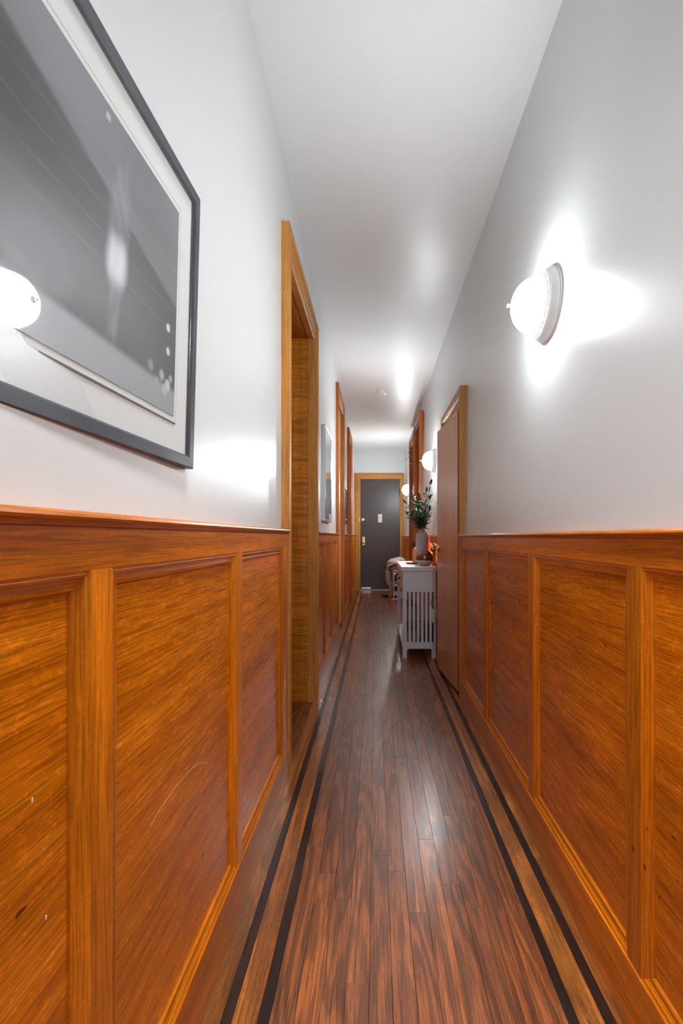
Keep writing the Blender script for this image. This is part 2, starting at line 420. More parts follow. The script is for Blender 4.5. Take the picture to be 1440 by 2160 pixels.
# ---- walls, ceiling
def openings(side): return (L1, L2, L3) if side < 0 else (R1, R2, R3)
def hexa(bm, y0, y1, z0, z1, xin, xout):
    P = [(xin(z0), y0, z0), (xout, y0, z0), (xout, y1, z0), (xin(z0), y1, z0), (xin(z1), y0, z1), (xout, y0, z1), (xout, y1, z1), (xin(z1), y1, z1)]
    v = [bm.verts.new(p) for p in P]
    for f in ((3,2,1,0),(4,5,6,7),(0,1,5,4),(1,2,6,5),(2,3,7,6),(3,0,4,7)): bm.faces.new([v[i] for i in f])
def wall(side):
    bm = bmesh.new(); s = side
    xin = (lambda z: -WL) if s < 0 else wr
    xo = -0.62 if s < 0 else 0.80
    y = BACK
    for (a, b, t) in openings(side):
        a += 0.105; b -= 0.105; t -= 0.105
        hexa(bm, y, a, 0, 1.1, xin, xo); hexa(bm, y, a, 1.1, CEIL, xin, xo)
        hexa(bm, a, b, t, CEIL, xin, xo)
        y = b
    hexa(bm, y, END, 0, 1.1, xin, xo); hexa(bm, y, END, 1.1, CEIL, xin, xo)
    bmesh.ops.recalc_face_normals(bm, faces=bm.faces[:])
    return bm
tag(obj('wall_left', wall(-1), M['wall']), 'glossy white plaster wall on the left above the wainscot', 'wall', kind='structure')
tag(obj('wall_right', wall(1), M['wall']), 'glossy white plaster wall on the right carrying the sconces', 'wall', kind='structure')
tag(obj('ceiling', BX((-0.7, BACK, CEIL), (0.9, END + 0.1, CEIL + 0.1)), M['ceiling']), 'white gloss painted hallway ceiling', 'ceiling', kind='structure')
bm = bmesh.new(); DX0, DX1, DZ = -0.316, 0.529, 2.385
box(bm, (-0.62, END, 0), (DX0 - 0.03, END + 0.12, CEIL)); box(bm, (DX1 + 0.03, END, 0), (0.82, END + 0.12, CEIL)); box(bm, (DX0 - 0.03, END, DZ + 0.03), (DX1 + 0.03, END + 0.12, CEIL))
tag(obj('wall_end', bm, M['wall']), 'white wall above the front door at the end of the hall', 'wall', kind='structure')
tag(obj('wall_back', BX((-0.8, BACK - 0.1, 0), (1.0, BACK, CEIL)), M['wall']), 'white wall behind the photographer', 'wall', kind='structure')
# closet behind the open door
bm = bmesh.new()
box(bm, (1.15, R1[0], 0), (1.18, R1[1], CEIL)); box(bm, (0.80, R1[0] - 0.03, 0), (1.18, R1[0], CEIL)); box(bm, (0.80, R1[1], 0), (1.18, R1[1] + 0.03, CEIL)); box(bm, (0.8, R1[0], 2.4), (1.18, R1[1], 2.43))
tag(obj('wall_closet', bm, M['wall']), 'plain closet walls behind the open flush door', 'wall', kind='structure')

# ---- wainscot
PROF = [(0.0, 0.0), (0.0, -0.0035), (0.0055, -0.002), (0.009, -0.003), (0.0095, -0.0065), (0.016, -0.0095), (0.0205, -0.0115), (0.021, -0.0085), (0.0265, -0.0095), (0.029, -0.0125), (0.029, -0.0165)]
tn = [0]
def wainscot(s, y0, y1, stiles, top, label, wallx, face):
    """stiles: (ya, yb) of every upright; panels sit between; top = underside of the chair rail"""
    tn[0] += 1
    t = thing('trim_%d' % tn[0], (s * wallx, y0, 0), label, 'wainscot', kind='structure')
    rb = top - 0.064
    for (a, b) in stiles: obj('stile', BX((s * face, a, BASE_Z), (s * (wallx + 0.01), b, rb), 0.0008), M['oak'], t, grain='z')
    obj('top_rail', BX((s * face, y0, rb), (s * (wallx + 0.01), y1, top), 0.0008), M['oak'], t, grain='y')
    for (a, b), (c, d) in zip(stiles, stiles[1:]):
        ya, yb = b, c
        obj('panel', BX((s * (face + 0.0155), ya - 0.004, BASE_Z - 0.004), (s * (wallx + 0.008), yb + 0.004, rb + 0.004)), M['panel'], t, grain='y')
        for sd in ('top', 'bot', 'near', 'far'):
            b2 = sweep_side(bmesh.new(), s, face, (ya, yb, BASE_Z, rb), PROF, sd)
            obj('molding_strip', b2, M['oak'], t, grain='y' if sd in ('top', 'bot') else 'z')
    # chair rail: rounded nose over a small cove
    pr = [(-0.004, 0.0), (0.004, 0.0), (0.0075, 0.004), (0.010, 0.0065), (0.0145, 0.008), (0.0165, 0.012), (0.0155, 0.016), (0.012, 0.0195), (0.006, 0.021)]
    bm = bmesh.new(); A = []; B = []
    pts = [(s * (face - p), top + h) for p, h in pr] + [(s * (wallx + 0.012), top + 0.0235), (s * (wallx + 0.012), top)]
    for x, z in pts: A.append(bm.verts.new((x, y0, z))); B.append(bm.verts.new((x, y1 - 0.004, z)))
    for i in range(len(pts)): j = (i + 1) % len(pts); bm.faces.new((A[i], A[j], B[j], B[i]))
    bm.faces.new(A); bm.faces.new(B[::-1]); bmesh.ops.recalc_face_normals(bm, faces=bm.faces[:])
    obj('chair_rail', bm, M['oak'], t, grain='y')
    return t
def baseboard(s, y0, y1, face, label, nm, wallx):
    bm = BX((s * (face - 0.0035), y0, 0.0), (s * (wallx + 0.012), y1, BASE_Z), 0.0012)
    o = obj(nm, bm, M['oak'], loc=(s * face, y0, 0), grain='y'); tag(o, label, 'baseboard', kind='structure')
    return o
TL, TR = 1.165, 1.146
SW = 0.056
near_left = wainscot(-1, -2.55, 2.25, [(-2.55, -2.49), (-1.90, -1.844), (-1.25, -1.194), (-0.60, -0.544), (-0.02, 0.036), (0.691, 0.749), (1.423, 1.479), (2.134, 2.25)], TL, 'amber oak panelled wainscot below the large framed print', WL, FL)
baseboard(-1, -2.55, 2.25, FL, 'oak baseboard under the near left wainscot', 'baseboard_left', WL)
wainscot(-1, 3.42, 5.37, [(3.42, 3.47), (3.95, 4.005), (4.60, 4.656), (5.27, 5.37)], TL, 'oak wainscot under the silver framed picture between two left doorways', WL, FL)
baseboard(-1, 3.42, 5.37, FL, 'oak baseboard below the silver framed picture', 'baseboard_left', WL)
wainscot(-1, 6.42, 7.57, [(6.42, 6.48), (6.96, 7.01), (7.50, 7.57)], TL, 'short oak wainscot under the small black picture between far left doorways', WL, FL)
baseboard(-1, 6.42, 7.57, FL, 'oak baseboard between the two far left doorways', 'baseboard_left', WL)
wainscot(-1, 8.58, END, [(8.58, 8.64), (9.12, 9.17), (9.62, 9.67), (10.12, END)], TL, 'oak wainscot on the left next to the brown front door', WL, FL)
baseboard(-1, 8.58, END, FL, 'oak baseboard on the left next to the brown front door', 'baseboard_left', WL)
wainscot(1, -2.55, 3.35, [(-2.55, -2.49), (-1.83, -1.774), (-1.10, -1.044), (-0.37, -0.314), (0.34, 0.396), (1.066, 1.122), (1.793, 1.848), (2.551, 2.607), (3.25, 3.35)], TR, 'amber oak panelled wainscot below the nearest wall sconce', WR0, FR)
baseboard(1, -2.55, 3.35, FR, 'oak baseboard under the near right wainscot', 'baseboard_right', WR0)
wainscot(1, 4.28, 6.30, [(4.28, 4.34), (4.94, 4.996), (5.58, 5.636), (6.24, 6.30)], TR, 'oak wainscot behind the pale grey console table', WR0, FR)
baseboard(1, 4.28, 6.30, FR, 'oak baseboard behind the pale grey console table', 'baseboard_right', WR0)
wainscot(1, 8.24, END, [(8.24, 8.30), (8.74, 8.79), (9.24, 9.29), (9.72, 9.77), (10.12, END)], TR, 'oak wainscot on the right behind the shoe rack', WR0, FR)
baseboard(1, 8.24, END, FR, 'oak baseboard on the right behind the shoe rack', 'baseboard_right', WR0)
M['scrape'] = plain('pale_scratched_finish', (0.70, 0.42, 0.18), 0.6)
bm = bmesh.new(); tube(bm, [(-0.4296, 0.905, 0.598), (-0.4296, 0.955, 0.606), (-0.4296, 1.02, 0.611), (-0.4296, 1.09, 0.609), (-0.4296, 1.15, 0.600), (-0.4296, 1.19, 0.583), (-0.4296, 1.217, 0.566)], 0.0005, 5)
obj('scratch', bm, M['scrape'], near_left, label='curved pale scratch')
for yy, zz in ((0.594, 0.82), (0.619, 0.653)):
    obj('paint_fleck', BX((-0.4290, yy - 0.0012, zz - 0.003), (-0.4305, yy + 0.0012, zz + 0.003), 0.0005), M['white_plastic'], near_left, label='white paint drip')

# ---- doorways
dn = [0]
def doorway(s, spec, label, P, mat, depth, leaf, wallx):
    y0, y1, top = spec; dn[0] += 1
    t = thing('door_%d' % dn[0], (s * wallx, (y0 + y1) / 2, 0), label, 'doorway', kind='structure')
    pf = [(0, -0.02), (0, P), (0.044, P), (0.046, P - 0.008), (0.050, P - 0.004), (0.056, P - 0.004), (0.060, P - 0.013), (0.064, P - 0.017), (0.098, P - 0.019),
          (0.100, P - 0.014), (0.106, P - 0.011), (0.111, P - 0.014), (0.114, P - 0.011), (0.119, P - 0.014), (CW, P - 0.022), (CW, -0.02)]
    for sd in ('near', 'far', 'top'):
        obj('casing', sweep_side(bmesh.new(), s, wallx, (y0, y1, 0.0, top), pf, sd, bottom=False), mat, t, grain='y' if sd == 'top' else 'z', label='mitred casing board')
    a, b, h = y0 + CW - 0.004, y1 - CW + 0.004, top - CW + 0.004
    xi, xo = s * (wallx - 0.004), s * (wallx + depth)
    obj('jamb', BX((xi, a - 0.02, 0), (xo, a, h + 0.02)), M['jamb'], t, grain='z')
    obj('jamb', BX((xi, b, 0), (xo, b + 0.02, h + 0.02)), M['jamb'], t, grain='z')
    obj('head_jamb', BX((xi, a, h), (xo, b, h + 0.02)), M['casing_red'], t, grain='y')
    if leaf:
        obj('door_leaf', BX((xo - s * 0.001, a, 0.006), (xo + s * 0.04, b, h)), leaf, t, grain='z')
    return t
doorway(-1, L1, 'tall oak cased doorway nearest on the left with figured deep jamb', 0.040, M['casing'], 0.30, M['casing_red'], WL)
doorway(-1, L2, 'second oak cased doorway on the left with a white door', 0.036, M['casing_red'], 0.016, M['white_paint'], WL)
doorway(-1, L3, 'third oak cased doorway on the left near the front door', 0.036, M['casing_red'], 0.05, M['casing_red'], WL)
r1 = doorway(1, R1, 'low oak cased closet doorway with its flush door standing open', 0.030, M['casing'], 0.17, None, WR0)
doorway(1, R2, 'tall oak cased doorway on the right just past the middle sconce', 0.036, M['casing_red'], 0.09, M['leaf'], WR0)
doorway(1, R3, 'last oak cased doorway on the right behind the wire hanger', 0.036, M['casing_red'], 0.09, M['leaf'], WR0)

# flush door leaf standing open into the hall
hx, hy = 0.598, 3.44; fx, fy = 0.536, 4.105
d = Vector((fx - hx, fy - hy, 0)); LW = d.length; d.normalize(); nrm = Vector((-d.y, d.x, 0))   # points into the hall (-x)
if nrm.x > 0: nrm = -nrm
Q = Matrix((( d.x, -nrm.x, 0, hx), (d.y, -nrm.y, 0, hy), (0, 0, 1, 0), (0, 0, 0, 1)))          # local x along leaf, y away from hall
t = thing('flush_door', (hx, hy, 0.03), 'reddish brown flush wood door standing open into the hall with brass knob', 'door')
bm = BX((0, 0, 0.028), (LW, 0.036, 2.055), 0.0015)
bm.transform(Q); obj('door_leaf', bm, M['leaf'], t, grain='z')
kb = bmesh.new(); lathe(kb, [(0.0, 0.0), (0.031, 0.0), (0.032, 0.003), (0.026, 0.008), (0.013, 0.011), (0.010, 0.018), (0.009, 0.030), (0.012, 0.036), (0.024, 0.042), (0.0285, 0.052), (0.027, 0.062), (0.019, 0.070), (0.008, 0.0735), (0.0, 0.074)], '-y', (LW - 0.065, 0, 1.045), 28)
kb.transform(Q); obj('door_knob', kb, M['brass'], t, smooth=True)
kb = bmesh.new(); box(kb, (LW - 0.0005, 0.008, 1.01), (LW + 0.0012, 0.028, 1.08)); kb.transform(Q); obj('latch_plate', kb, M['brass'], t)
bm = BX((0.01, 0.006, 0.020), (LW - 0.01, 0.030, 0.029)); bm.transform(Q); obj('door_sweep', bm, M['chrome'], t)  # polished strip stands in for the sliver of light below the leaf

# ---- front door at the end of the hall
dn[0] += 1
t = thing('door_%d' % dn[0], ((DX0 + DX1) / 2, END, 0), 'dark brown painted front door in light oak casing at the hall end', 'door', kind='structure')
obj('door_leaf', BX((DX0, END + 0.02, 0.012), (DX1, END + 0.065, DZ), 0.002), M['door_brown'], t)
def end_sweep(side):
    x0, x1, z1 = -0.4455, 0.62, 2.514
    pf = [(0, -0.01), (0, 0.022), (0.03, 0.028), (0.036, 0.022), (0.10, 0.012), (0.112, 0.006), (0.112, -0.025)]
    xo0 = DX0 - 0.13 + 0.0; xo1 = DX1 + 0.091
    bm = bmesh.new(); A = []; B = []
    for q, (tt, p) in enumerate(pf):
        k = tt / 0.112
        yl = END - p
        xa = x0 + (DX0 - x0) * k; xb = x1 + (DX1 - x1) * k; zt = z1 + (DZ - z1) * k
        if side == 'l': a, b = (xa, yl, 0), (xa, yl, zt)
        elif side == 'r': a, b = (xb, yl, 0), (xb, yl, zt)
        else: a, b = (xa, yl, zt), (xb, yl, zt)
        A.append(bm.verts.new(a)); B.append(bm.verts.new(b))
    for i in range(len(pf) - 1): bm.faces.new((A[i], A[i+1], B[i+1], B[i]))
    bm.faces.new((A[0], B[0], B[-1], A[-1])); bm.faces.new(A[::-1]); bm.faces.new(B)
    bmesh.ops.recalc_face_normals(bm, faces=bm.faces[:]); return bm
for sd in 'lrt': obj('casing', end_sweep(sd), M['casing'], t, grain='x' if sd == 't' else 'z')
obj('threshold', BX((DX0 - 0.02, END - 0.05, 0.0), (DX1 + 0.02, END + 0.07, 0.014), 0.004), M['sill'], t)
bm = bmesh.new(); lathe(bm, [(0.0, 0.0), (0.044, 0.0), (0.044, 0.008), (0.034, 0.016), (0.024, 0.018), (0.020, 0.030), (0.0, 0.032)], '-y', (DX0 + 0.055, END + 0.02, 1.51), 24)
lk = obj('deadbolt', bm, M['chrome'], t, smooth=False)
obj('thumb_turn', BX((DX0 + 0.050, END - 0.030, 1.49), (DX0 + 0.060, END - 0.010, 1.53), 0.002), M['chrome'], lk)
kp = obj('strike_box', BX((DX0 - 0.035, END - 0.018, 1.46), (DX0 - 0.004, END + 0.018, 1.56), 0.003), M['brass'], t)
pl = obj('handle_plate', BX((DX0 + 0.035, END + 0.012, 0.965), (DX0 + 0.100, END + 0.021, 1.15), 0.003), M['brass'], t)
bm = bmesh.new(); lathe(bm, [(0.0, 0.0), (0.026, 0.0), (0.014, 0.012), (0.012, 0.028), (0.026, 0.04), (0.027, 0.054), (0.016, 0.064), (0.0, 0.066)], '-y', (DX0 + 0.068, END + 0.012, 1.02), 20)
obj('door_knob', bm, M['chrome'], pl, smooth=True)
bm = bmesh.new(); lathe(bm, [(0.0, 0.0), (0.014, 0.0), (0.012, 0.008), (0.0, 0.009)], '-y', (DX0 + 0.068, END + 0.012, 1.10), 16)
obj('keyhole', bm, M['chrome'], pl, smooth=True)
ch = obj('viewer_chime', BX((0.062, END - 0.012, 1.452), (0.150, END + 0.021, 1.632), 0.006, 2), M['cream'], t)
bm = bmesh.new(); lathe(bm, [(0.0, 0.0), (0.012, 0.0), (0.010, 0.005), (0.0, 0.006)], '-y', (0.106, END - 0.012, 1.565), 16); obj('peephole', bm, M['chrome'], ch)
obj('brass_strip', BX((DX0 + 0.02, END + 0.010, 0.030), (DX0 + 0.22, END + 0.021, 0.062), 0.002), M['chrome'], t)
for hz in (0.28, 1.13, 2.05):
    bm = bmesh.new(); lathe(bm, [(0.009, 0), (0.009, 0.13)], 'z', (DX1 - 0.004, END + 0.012, hz), 12); obj('hinge', bm, M['black'], t)
obj('door_chain_slot', BX((DX0 + 0.08, END + 0.014, 1.385), (DX0 + 0.165, END + 0.021, 1.40)), M['black'], t)

# ---- wall sconces
def sconce(y, z, label, glow='dome'):
    x = wr(z) + 0.002
    t = thing('wall_sconce', (x, y, z), label, 'wall lamp', 'white dome sconces along the right wall')
    bm = bmesh.new()
    k_ = 0.88
    lathe(bm, [(r_ * k_, h_ * 0.84) for r_, h_ in [(0.138, -0.003), (0.147, 0.0), (0.147, 0.010), (0.144, 0.0115), (0.141, 0.0125), (0.141, 0.016), (0.144, 0.017), (0.1425, 0.022), (0.131, 0.040), (0.130, 0.0425), (0.1265, 0.043), (0.1265, 0.0475),
               (0.122, 0.048), (0.122, 0.052), (0.1175, 0.053), (0.1175, 0.057), (0.112, 0.0575), (0.111, 0.05)]], '-x', (x, y, z), 72, cap=False)
    obj('base_ring', bm, M['sconce'], t, smooth=True)
    pr = [(0.121, 0.056)]
    for i in range(0, 15):
        a = (PI / 2) * i / 14
        pr.append((0.1205 * math.cos(a) ** 0.92 if i < 14 else 0.0, 0.058 + 0.088 * math.sin(a)))
    bm = bmesh.new(); lathe(bm, [(r_ * k_ * 0.93, (h_ - 0.058) * 1.05 + 0.046) for r_, h_ in pr], '-x', (x, y, z), 64, cap=False); obj('glass_dome', bm, M[glow], t, smooth=True)
    bm = bmesh.new(); lathe(bm, [(r_, h_ - 0.0055) for r_, h_ in [(0.0, 0.143), (0.0135, 0.1435), (0.0135, 0.147), (0.009, 0.149), (0.005, 0.151), (0.004, 0.155), (0.0062, 0.158), (0.0062, 0.162), (0.003, 0.166), (0.0, 0.167)]], '-x', (x, y, z), 24, cap=False)
    obj('finial', bm, M['sconce'], t, smooth=True)
    return t
sconce(1.735, 1.995, 'large lit white dome sconce nearest on the right wall')
sconce(5.03, 1.955, 'lit white dome sconce above the olive branches and console', 'dome_bright')
sconce(8.75, 2.01, 'farthest lit white dome sconce beside the front door', 'dome_entry')

# ---- framed pictures on the left wall
def grid_print(name, parent, corners, nu, nv, fn):
    """flat monochrome print; corners: origin, far-bottom, near-top vectors"""
    o, ey, ez = corners; bm = bmesh.new(); V = []
    for j in range(nv + 1):
        for i in range(nu + 1): V.append(bm.verts.new(o + ey * (i / nu) + ez * (j / nv)))
    for j in range(nv):
        for i in range(nu):
            k = j * (nu + 1) + i; bm.faces.new((V[k], V[k+1], V[k+nu+2], V[k+nu+1]))
    vals = []
    for j in range(nv + 1):
        for i in range(nu + 1):
            g = fn(i / nu, j / nv); g *= 1.35; vals += [g * 0.94, g, g * 1.07, 1.0]
    ob = obj(name, bm, M['print'], parent)
    at = ob.data.attributes.new('tone_print', 'FLOAT_COLOR', 'POINT'); at.data.foreach_set('color', vals)
    return ob
def sstep(a, b, x):
    x = max(0.0, min(1.0, (x - a) / (b - a))); return x * x * (3 - 2 * x)
def big_print(u, v):
    # u: 0 near .. 1 far, v: 0 bottom .. 1 top; abstract greys: dark hall, slanting beam, pale floor, one pale upright form
    g = 0.055 + 0.02 * math.sin(u * 9 + v * 4)
    beam = sstep(0.0, 0.03, (v - 0.74) - (0.46 - u) * 0.42)
    g += 0.10 * beam * (0.6 + 0.4 * v)
    g += 0.14 * math.exp(-((u - 0.40) ** 2 / 0.05 + (v - 0.32) ** 2 / 0.03))
    for k in range(4): g += 0.035 * math.exp(-((v - 0.40 - k * 0.10 - 0.05 * (1 - u)) / 0.0035) ** 2)
    fl_ = sstep(0.02, -0.02, v - 0.145 + 0.05 * (u - 0.5))
    g = g * (1 - fl_) + fl_ * (0.34 - 0.10 * u)
    # pale upright soft form: narrow top, broad bright middle, two tapering feet
    lean = u - 0.655 - 0.05 * (v - 0.5)
    w_ = 0.030 + 0.036 * math.exp(-((v - 0.66) / 0.12) ** 2) + 0.030 * math.exp(-((v - 0.45) / 0.10) ** 2)
    form = sstep(1.0, 0.35, abs(lean) / w_) * sstep(0.13, 0.22, v) * sstep(0.95, 0.80, v)
    tone = 0.18 + 0.34 * math.exp(-((v - 0.47) / 0.09) ** 4) + 0.015 * math.sin(u * 150 + 5 * math.sin(v * 9)) + 0.03 * math.sin(v * 19)
    g = g * (1 - form) + form * tone
    # slanting pale wedge and far specks
    wd = sstep(1.0, 0.5, math.hypot((u - 0.37) / 0.15, (v - 0.25) / 0.13))
    g = g * (1 - 0.6 * wd) + 0.6 * wd * 0.20
    for (a, b, r_, c) in ((0.945, 0.40, 0.016, 0.5), (0.948, 0.29, 0.015, 0.5), (0.91, 0.16, 0.02, 0.3), (0.95, 0.13, 0.022, 0.42), (0.93, 0.10, 0.02, 0.35), (0.88, 0.12, 0.014, 0.26), (0.84, 0.17, 0.02, 0.2), (0.97, 0.17, 0.014, 0.3), (0.60, 0.955, 0.012, 0.4)):
        q = sstep(1.0, 0.6, math.hypot((u - a) / r_, (v - b) / (r_ * 1.5))); g = g * (1 - q) + q * c
    return max(0.01, g)
def framed(name, y0, y1, z0, z1, xb, xt, fw, ft, fmat, matw, fn, label, nu, nv, yaw=0.0, thin=0.0):
    """leaning frame: front face x = -xb at the bottom edge and -xt at the top edge"""
    t = thing(name, (-xb - ft, (y0 + y1) / 2, z0), label, 'picture')
    def X(y, z, d=0.0):    # d = how far behind the front face
        k = (z - z0) / (z1 - z0)
        return -(xb + (xt - xb) * k) - d + yaw * (y - y1)
    def P(y, z, d=0.0): return Vector((X(y, z, d), y, z))
    pf = [(0, ft), (0, 0.002), (0.002, 0.0), (fw - 0.004, 0.0), (fw, 0.003), (fw, ft * 0.75)]
    for sd in ('near', 'far', 'top', 'bot'):
        bm = bmesh.new(); A = []; B = []
        for tt, dd in pf:
            if sd == 'top':  a, b = P(y0 + tt, z1 - tt, dd), P(y1 - tt, z1 - tt, dd)
            if sd == 'bot':  a, b = P(y0 + tt, z0 + tt, dd), P(y1 - tt, z0 + tt, dd)
            if sd == 'near': a, b = P(y0 + tt, z0 + tt, dd), P(y0 + tt, z1 - tt, dd)
            if sd == 'far':  a, b = P(y1 - tt, z0 + tt, dd), P(y1 - tt, z1 - tt, dd)
            A.append(bm.verts.new(a)); B.append(bm.verts.new(b))
        for i in range(len(pf) - 1): bm.faces.new((A[i], A[i+1], B[i+1], B[i]))
        bm.faces.new((A[0], B[0], B[-1], A[-1])); bm.faces.new(A[::-1]); bm.faces.new(B)
        bmesh.ops.recalc_face_normals(bm, faces=bm.faces[:])
        obj('frame_rail', bm, fmat, t)
    def quad(nm, m_, i0, d, mat_):
        bm = bmesh.new(); v = [bm.verts.new(P(*q, dd)) for dd in (d, d + 0.002) for q in ((y0 + i0, z0 + i0), (y1 - i0, z0 + i0), (y1 - i0, z1 - i0), (y0 + i0, z1 - i0))]
        for f in ((0,1,2,3),(7,6,5,4),(0,4,5,1),(1,5,6,2),(2,6,7,3),(3,7,4,0)): bm.faces.new([v[i] for i in f])
        return obj(nm, bm, mat_, t)
    if matw:
        quad('mat_board', None, fw - 0.002, ft * 0.55, M['mat'])
        quad('mat_bevel', None, fw + matw - 0.0035, ft * 0.55 - 0.0022, M['mat_edge'])
        quad('inner_mat', None, fw + matw - 0.0012, ft * 0.55 - 0.0028, M['mat'])
        im = fw + matw + thin
    else: im = fw - 0.002
    dd = ft * 0.55 - 0.004
    o = P(y0 + im, z0 + im, dd); grid_print('print', t, (o, P(y1 - im, z0 + im, dd) - o, P(y0 + im, z1 - im, dd) - o), nu, nv, fn)
    bm = bmesh.new(); v = [bm.verts.new(P(*q, 0.0035)) for q in ((y0 + fw - 0.001, z0 + fw - 0.001), (y1 - fw + 0.001, z0 + fw - 0.001), (y1 - fw + 0.001, z1 - fw + 0.001), (y0 + fw - 0.001, z1 - fw + 0.001))]
    bm.faces.new(v); obj('glass', bm, M['glass'], t)
    return t
framed('picture_frame', 0.28, 1.118, 1.309, 1.945, 0.428, 0.411, 0.027, 0.016, M['frame_dark'], 0.062, big_print, 'large slate framed monochrome print with white mat on the near left wall', 170, 130, yaw=0.028, thin=0.010)
def grey_print(u, v): return 0.10 + 0.05 * sstep(0.3, 0.8, v) + 0.04 * math.sin(u * 7 + v * 5) ** 2
framed('picture_frame', 3.95, 4.55, 1.284, 2.09, 0.416, 0.414, 0.016, 0.030, M['frame_silver'], 0.0, grey_print, 'silver framed picture behind glass between the first two left doorways', 20, 24)
framed('picture_frame', 6.72, 7.20, 1.335, 1.85, 0.424, 0.422, 0.018, 0.022, M['frame_black'], 0.05, grey_print, 'small black framed picture between the far left doorways', 12, 12, thin=0.004)

# ---- smoke detector
t = thing('smoke_detector', (0.09, 6.1, CEIL), 'round white smoke detector on the ceiling', 'smoke detector')
bm = bmesh.new(); lathe(bm, [(0.0, 0.0), (0.074, 0.0), (0.074, 0.010), (0.070, 0.014)], '-z', (0.09, 6.1, CEIL), 40); obj('mount_plate', bm, M['white_plastic'], t)
bm = bmesh.new(); lathe(bm, [(0.064, 0.013), (0.066, 0.026), (0.060, 0.036), (0.040, 0.042), (0.0, 0.044)], '-z', (0.09, 6.1, CEIL), 40, cap=False); obj('cover', bm, M['white_plastic'], t, smooth=True)
bm = bmesh.new(); lathe(bm, [(0.014, 0.040), (0.014, 0.046), (0.0, 0.047)], '-z', (0.10, 6.07, CEIL), 16, cap=False); obj('test_button', bm, M['white_plastic'], t)

# ---- console table
CX0, CX1, CY0, CY1, CT = 0.256, 0.578, 4.475, 5.54, 0.864
t = thing('console_table', ((CX0 + CX1) / 2, (CY0 + CY1) / 2, 0), 'pale grey narrow console table with slotted ends against the right wall', 'table')
obj('table_top', BX((CX0 - 0.008, CY0 - 0.012, CT - 0.040), (CX1, CY1 + 0.012, CT), 0.003, 2), M['console'], t)
def slotted_panel(y0, y1, x0, x1):
    """one board cut with seven round-ended slots and an arched foot, traced as outline + holes"""
    top = CT - 0.040; zs0, zs1 = 0.150, 0.630; r = 0.0085
    xs = [x0 + 0.045 + i * 0.0392 for i in range(7)]
    bm = bmesh.new(); loops = []
    ar = 0.020; ah = 0.092; xa, xb = x0 + 0.038, x1 - 0.040
    out = [(x0 - 0.004, 0), (xa, 0)]
    for i in range(7): a = PI - (PI / 2) * i / 6; out.append((xa + ar + ar * math.cos(a), ah - ar + ar * math.sin(a)))
    for i in range(7): a = PI / 2 - (PI / 2) * i / 6; out.append((xb - ar + ar * math.cos(a), ah - ar + ar * math.sin(a)))
    out += [(xb, 0), (x1, 0), (x1, top), (x0, top)]
    loops.append(out)
    for x in xs:
        h = []
        for i in range(9): a = PI * i / 8; h.append((x + r * math.cos(a), zs1 - r + r * math.sin(a)))
        for i in range(9): a = PI + PI * i / 8; h.append((x + r * math.cos(a), zs0 + r + r * math.sin(a)))
        loops.append(h)
    es = []
    for lp in loops:
        v = [bm.verts.new((x, y0, z)) for x, z in lp]
        for i in range(len(v)): es.append(bm.edges.new((v[i], v[(i + 1) % len(v)])))
    bmesh.ops.triangle_fill(bm, use_beauty=True, use_dissolve=False, edges=es)
    g = bmesh.ops.extrude_face_region(bm, geom=bm.faces[:])
    bmesh.ops.translate(bm, verts=[e for e in g['geom'] if isinstance(e, bmesh.types.BMVert)], vec=(0, y1 - y0, 0))
    bmesh.ops.recalc_face_normals(bm, faces=bm.faces[:])
    return bm
obj('end_panel', slotted_panel(CY0, CY0 + 0.022, CX0 + 0.006, CX1 - 0.004), M['console'], t, label='slotted end board')
obj('end_panel', slotted_panel(CY1 - 0.022, CY1, CX0 + 0.006, CX1 - 0.004), M['console'], t, label='slotted end board')
obj('lower_shelf', BX((CX0, CY0 + 0.022, 0.118), (CX1 - 0.004, CY1 - 0.022, 0.140), 0.002), M['console'], t)
obj('shelf_apron', BX((CX0 + 0.003, CY0 + 0.022, 0.098), (CX0 + 0.022, CY1 - 0.022, 0.118)), M['console'], t)
obj('back_rail', BX((CX1 - 0.024, CY0 + 0.022, 0.62), (CX1 - 0.006, CY1 - 0.022, CT - 0.04)), M['console'], t)
ym = (CY0 + CY1) / 2
for a, b in ((CY0 + 0.026, ym - 0.003), (ym + 0.003, CY1 - 0.026)):
    dr = obj('drawer', BX((CX0 + 0.001, a, 0.640), (CX0 + 0.24, b, CT - 0.045), 0.002), M['drawer'], t)
    bm = bmesh.new(); lathe(bm, [(0.0, 0.0), (0.007, 0.0), (0.006, 0.010), (0.014, 0.016), (0.014, 0.024), (0.0, 0.028)], '-x', (CX0 + 0.001, (a + b) / 2, 0.735), 18); obj('drawer_knob', bm, M['black'], dr, smooth=True)
    # curved apron under each drawer
    bm = bmesh.new(); n = 16; A = []; B = []
    for i in range(n + 1):
        k = i / n; y = a + (b - a) * k; z = 0.640 - 0.055 * (abs(2 * k - 1) ** 3)
        A.append((y, 0.644)); B.append((y, z - 0.003))
    for x in (CX0 + 0.004, CX0 + 0.020):
        v1 = [bm.verts.new((x, y, z)) for y, z in A]; v2 = [bm.verts.new((x, y, z)) for y, z in B]
        for i in range(n): bm.faces.new((v1[i], v1[i+1], v2[i+1], v2[i]))
    bmesh.ops.bridge_loops(bm, edges=[e for e in bm.edges if e.is_boundary]); bmesh.ops.recalc_face_normals(bm, faces=bm.faces[:])
    obj('apron', bm, M['drawer'], t)

